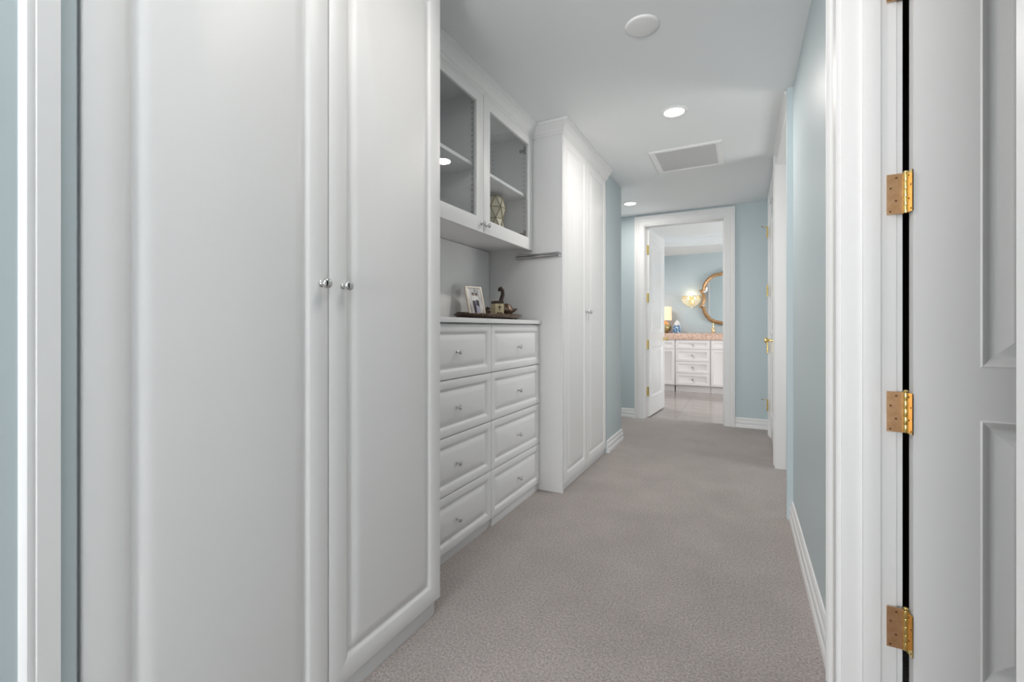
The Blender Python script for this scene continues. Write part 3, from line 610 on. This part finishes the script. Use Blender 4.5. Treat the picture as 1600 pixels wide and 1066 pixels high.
# quatrefoil mirror
half = [(0, 0.540), (0.018, 0.512), (0.022, 0.488), (0.07, 0.476), (0.16, 0.462), (0.25, 0.415), (0.32, 0.34), (0.362, 0.26), (0.372, 0.19), (0.385, 0.165), (0.437, 0.150), (0.40, 0.118), (0.375, 0.06), (0.368, 0.0), (0.375, -0.06), (0.40, -0.122), (0.437, -0.158), (0.385, -0.172), (0.372, -0.195), (0.362, -0.265), (0.32, -0.345), (0.25, -0.42), (0.16, -0.465), (0.07, -0.48), (0.022, -0.492), (0.018, -0.505), (0, -0.520)]
ol = half + [(-x, z) for x, z in half[-2:0:-1]]
def sc(pts, k): return [(x * k[0], z * k[1]) for x, z in pts]
mi = tag(empty('quatrefoil_mirror', (-0.302, 9.157, 1.705), R(5.0)), 'gold framed quatrefoil mirror on the blue bathroom wall', 'mirror')
inn = []
for (x, z) in ol:   # inner edge keeps clear of the little points
    rr = math.hypot(x, z); inn.append((x * 0.84 if abs(x) < 0.42 else x * 0.83, z * 0.875 if abs(z) < 0.5 else z * 0.80))
lev = [(ol, 0.0), (ol, -0.022), (sc(ol, (0.975, 0.98)), -0.034), (sc(ol, (0.93, 0.945)), -0.040), ([(x * 0.5 + a * 0.5, z * 0.5 + b * 0.5) for (x, z), (a, b) in zip(sc(ol, (0.93, 0.945)), inn)], -0.028), (inn, -0.026), (inn, -0.008)]
m = MB(); vs = []; fs = []; k = len(ol)
for pts_, d in lev: vs += [(x, d, z) for x, z in pts_]
for q in range(len(lev) - 1):
    for i in range(k): fs.append((q * k + i, q * k + (i + 1) % k, (q + 1) * k + (i + 1) % k, (q + 1) * k + i))
m.add(vs, fs).build('frame', FRAMEGOLD, mi, smooth=50)
MB().add([(x * 1.01, -0.010, z * 1.01) for x, z in inn], [tuple(range(k))]).build('glass', MIRROR, mi)
# crystal sconce
sc_ = tag(empty('crystal_sconce', (-0.862, 9.198, 1.66)), 'lit crystal basket wall sconce beside the quatrefoil mirror', 'wall lamp')
MB().box(-0.05, 0.05, -0.012, 0, -0.06, 0.10).build('backplate', BRASS, sc_, bevel=0.003)
def arc(r, z, n=24): return [(r * cos(pi * i / n) , -0.012 - 0.62 * r * sin(pi * i / n), z) for i in range(n + 1)]
MB().tube(arc(0.170, 0.095), 0.008, 8).tube(arc(0.170, 0.065), 0.006, 8).tube(arc(0.10, -0.06), 0.004, 6).build('ring', BRASS, sc_, smooth=50)
m = MB()
def bead(x, y, z, r): m.lathe([(0, -r), (r * 0.75, -r * 0.45), (r, 0), (r * 0.75, r * 0.45), (0, r)], 6, at(x, y, z))
for lv, (r, z, cnt) in enumerate([(0.170, 0.080, 17), (0.168, 0.045, 17), (0.162, 0.018, 16), (0.150, -0.008, 14), (0.130, -0.034, 12), (0.102, -0.058, 10), (0.066, -0.080, 7), (0.026, -0.098, 3)]):
    for i in range(cnt):
        a = pi * (i + 0.5 * (lv % 2)) / max(1, cnt - 1)
        bead(r * cos(a), -0.014 - 0.62 * r * abs(sin(a)), z, 0.0115)
bead(0, -0.03, -0.122, 0.014)
tag(m.build('crystal_beads', CRYSTAL, sc_), kind='stuff')
for x in (-0.06, 0.06):
    MB().lathe([(0, 0), (0.010, 0.004), (0.016, 0.022), (0.012, 0.045), (0, 0.062)], 12, at(x, -0.055, 0.045)).build('bulb', BULB, sc_, smooth=50)
lamp('POINT', 'sconce_glow', (-0.862, 9.10, 1.80), 0.5, (1.0, 0.80, 0.55), 0.03)
# lamp with drum shade
lp = tag(empty('table_lamp', (-1.335, 8.95, CT)), 'lit table lamp with peach drum shade and rounded amber base', 'table lamp')
MB().lathe([(0, 0), (0.070, 0), (0.074, 0.012), (0.10, 0.030), (0.132, 0.075), (0.138, 0.115), (0.122, 0.160), (0.080, 0.198), (0.040, 0.215), (0.026, 0.225), (0.022, 0.25), (0, 0.25)], 28).build('base', AMBER, lp, smooth=45)
MB().lathe([(0.140, 0.245), (0.142, 0.245), (0.138, 0.500), (0.136, 0.500), (0.140, 0.245)], 32).build('lamp_shade', SHADE, lp, smooth=45)
MB().lathe([(0, 0.25), (0.006, 0.25), (0.006, 0.33), (0.016, 0.34), (0.03, 0.38), (0.02, 0.42), (0, 0.43)], 14).build('bulb', BULB, lp, smooth=45)
# tissue box
tb = tag(empty('tissue_box', (-1.095, 8.93, CT), R(8)), 'blue and white patterned tissue box next to the table lamp', 'tissue box')
MB().box(-0.072, 0.072, -0.072, 0.072, 0.0, 0.140).build('box', BLUEBOX, tb, bevel=0.006)
m = MB(); ring = []
for lv, (r, z) in enumerate([(0.034, 0.1405), (0.042, 0.165), (0.030, 0.195), (0.012, 0.225), (0.002, 0.24)]):
    ring += [(r * (1 + 0.35 * (-1) ** i) * cos(2 * pi * i / 12), r * (1 + 0.35 * (-1) ** i) * sin(2 * pi * i / 12), z + 0.006 * random.random()) for i in range(12)]
fs = [(q * 12 + i, q * 12 + (i + 1) % 12, (q + 1) * 12 + (i + 1) % 12, (q + 1) * 12 + i) for q in range(4) for i in range(12)]
m.add(ring, fs).build('tissue', TISSUE, tb, smooth=60)
# soap dispenser
sd = tag(empty('soap_dispenser', (-0.472, 8.92, CT)), 'gold soap dispenser on the granite below the mirror', 'soap dispenser')
MB().lathe([(0, 0), (0.034, 0), (0.036, 0.006), (0.030, 0.014), (0.034, 0.030), (0.034, 0.075), (0.026, 0.095), (0.014, 0.108), (0.014, 0.118), (0, 0.118)], 20).build('bottle', GOLDGLASS, sd, smooth=45)
MB().lathe([(0, 0.118), (0.016, 0.118), (0.016, 0.132), (0.005, 0.136), (0.005, 0.165), (0.012, 0.168), (0.012, 0.180), (0, 0.182)], 14).tube([(0, 0, 0.174), (0.02, -0.012, 0.176), (0.04, -0.022, 0.168)], 0.0045, 8).build('pump', BRASS, sd, smooth=45)
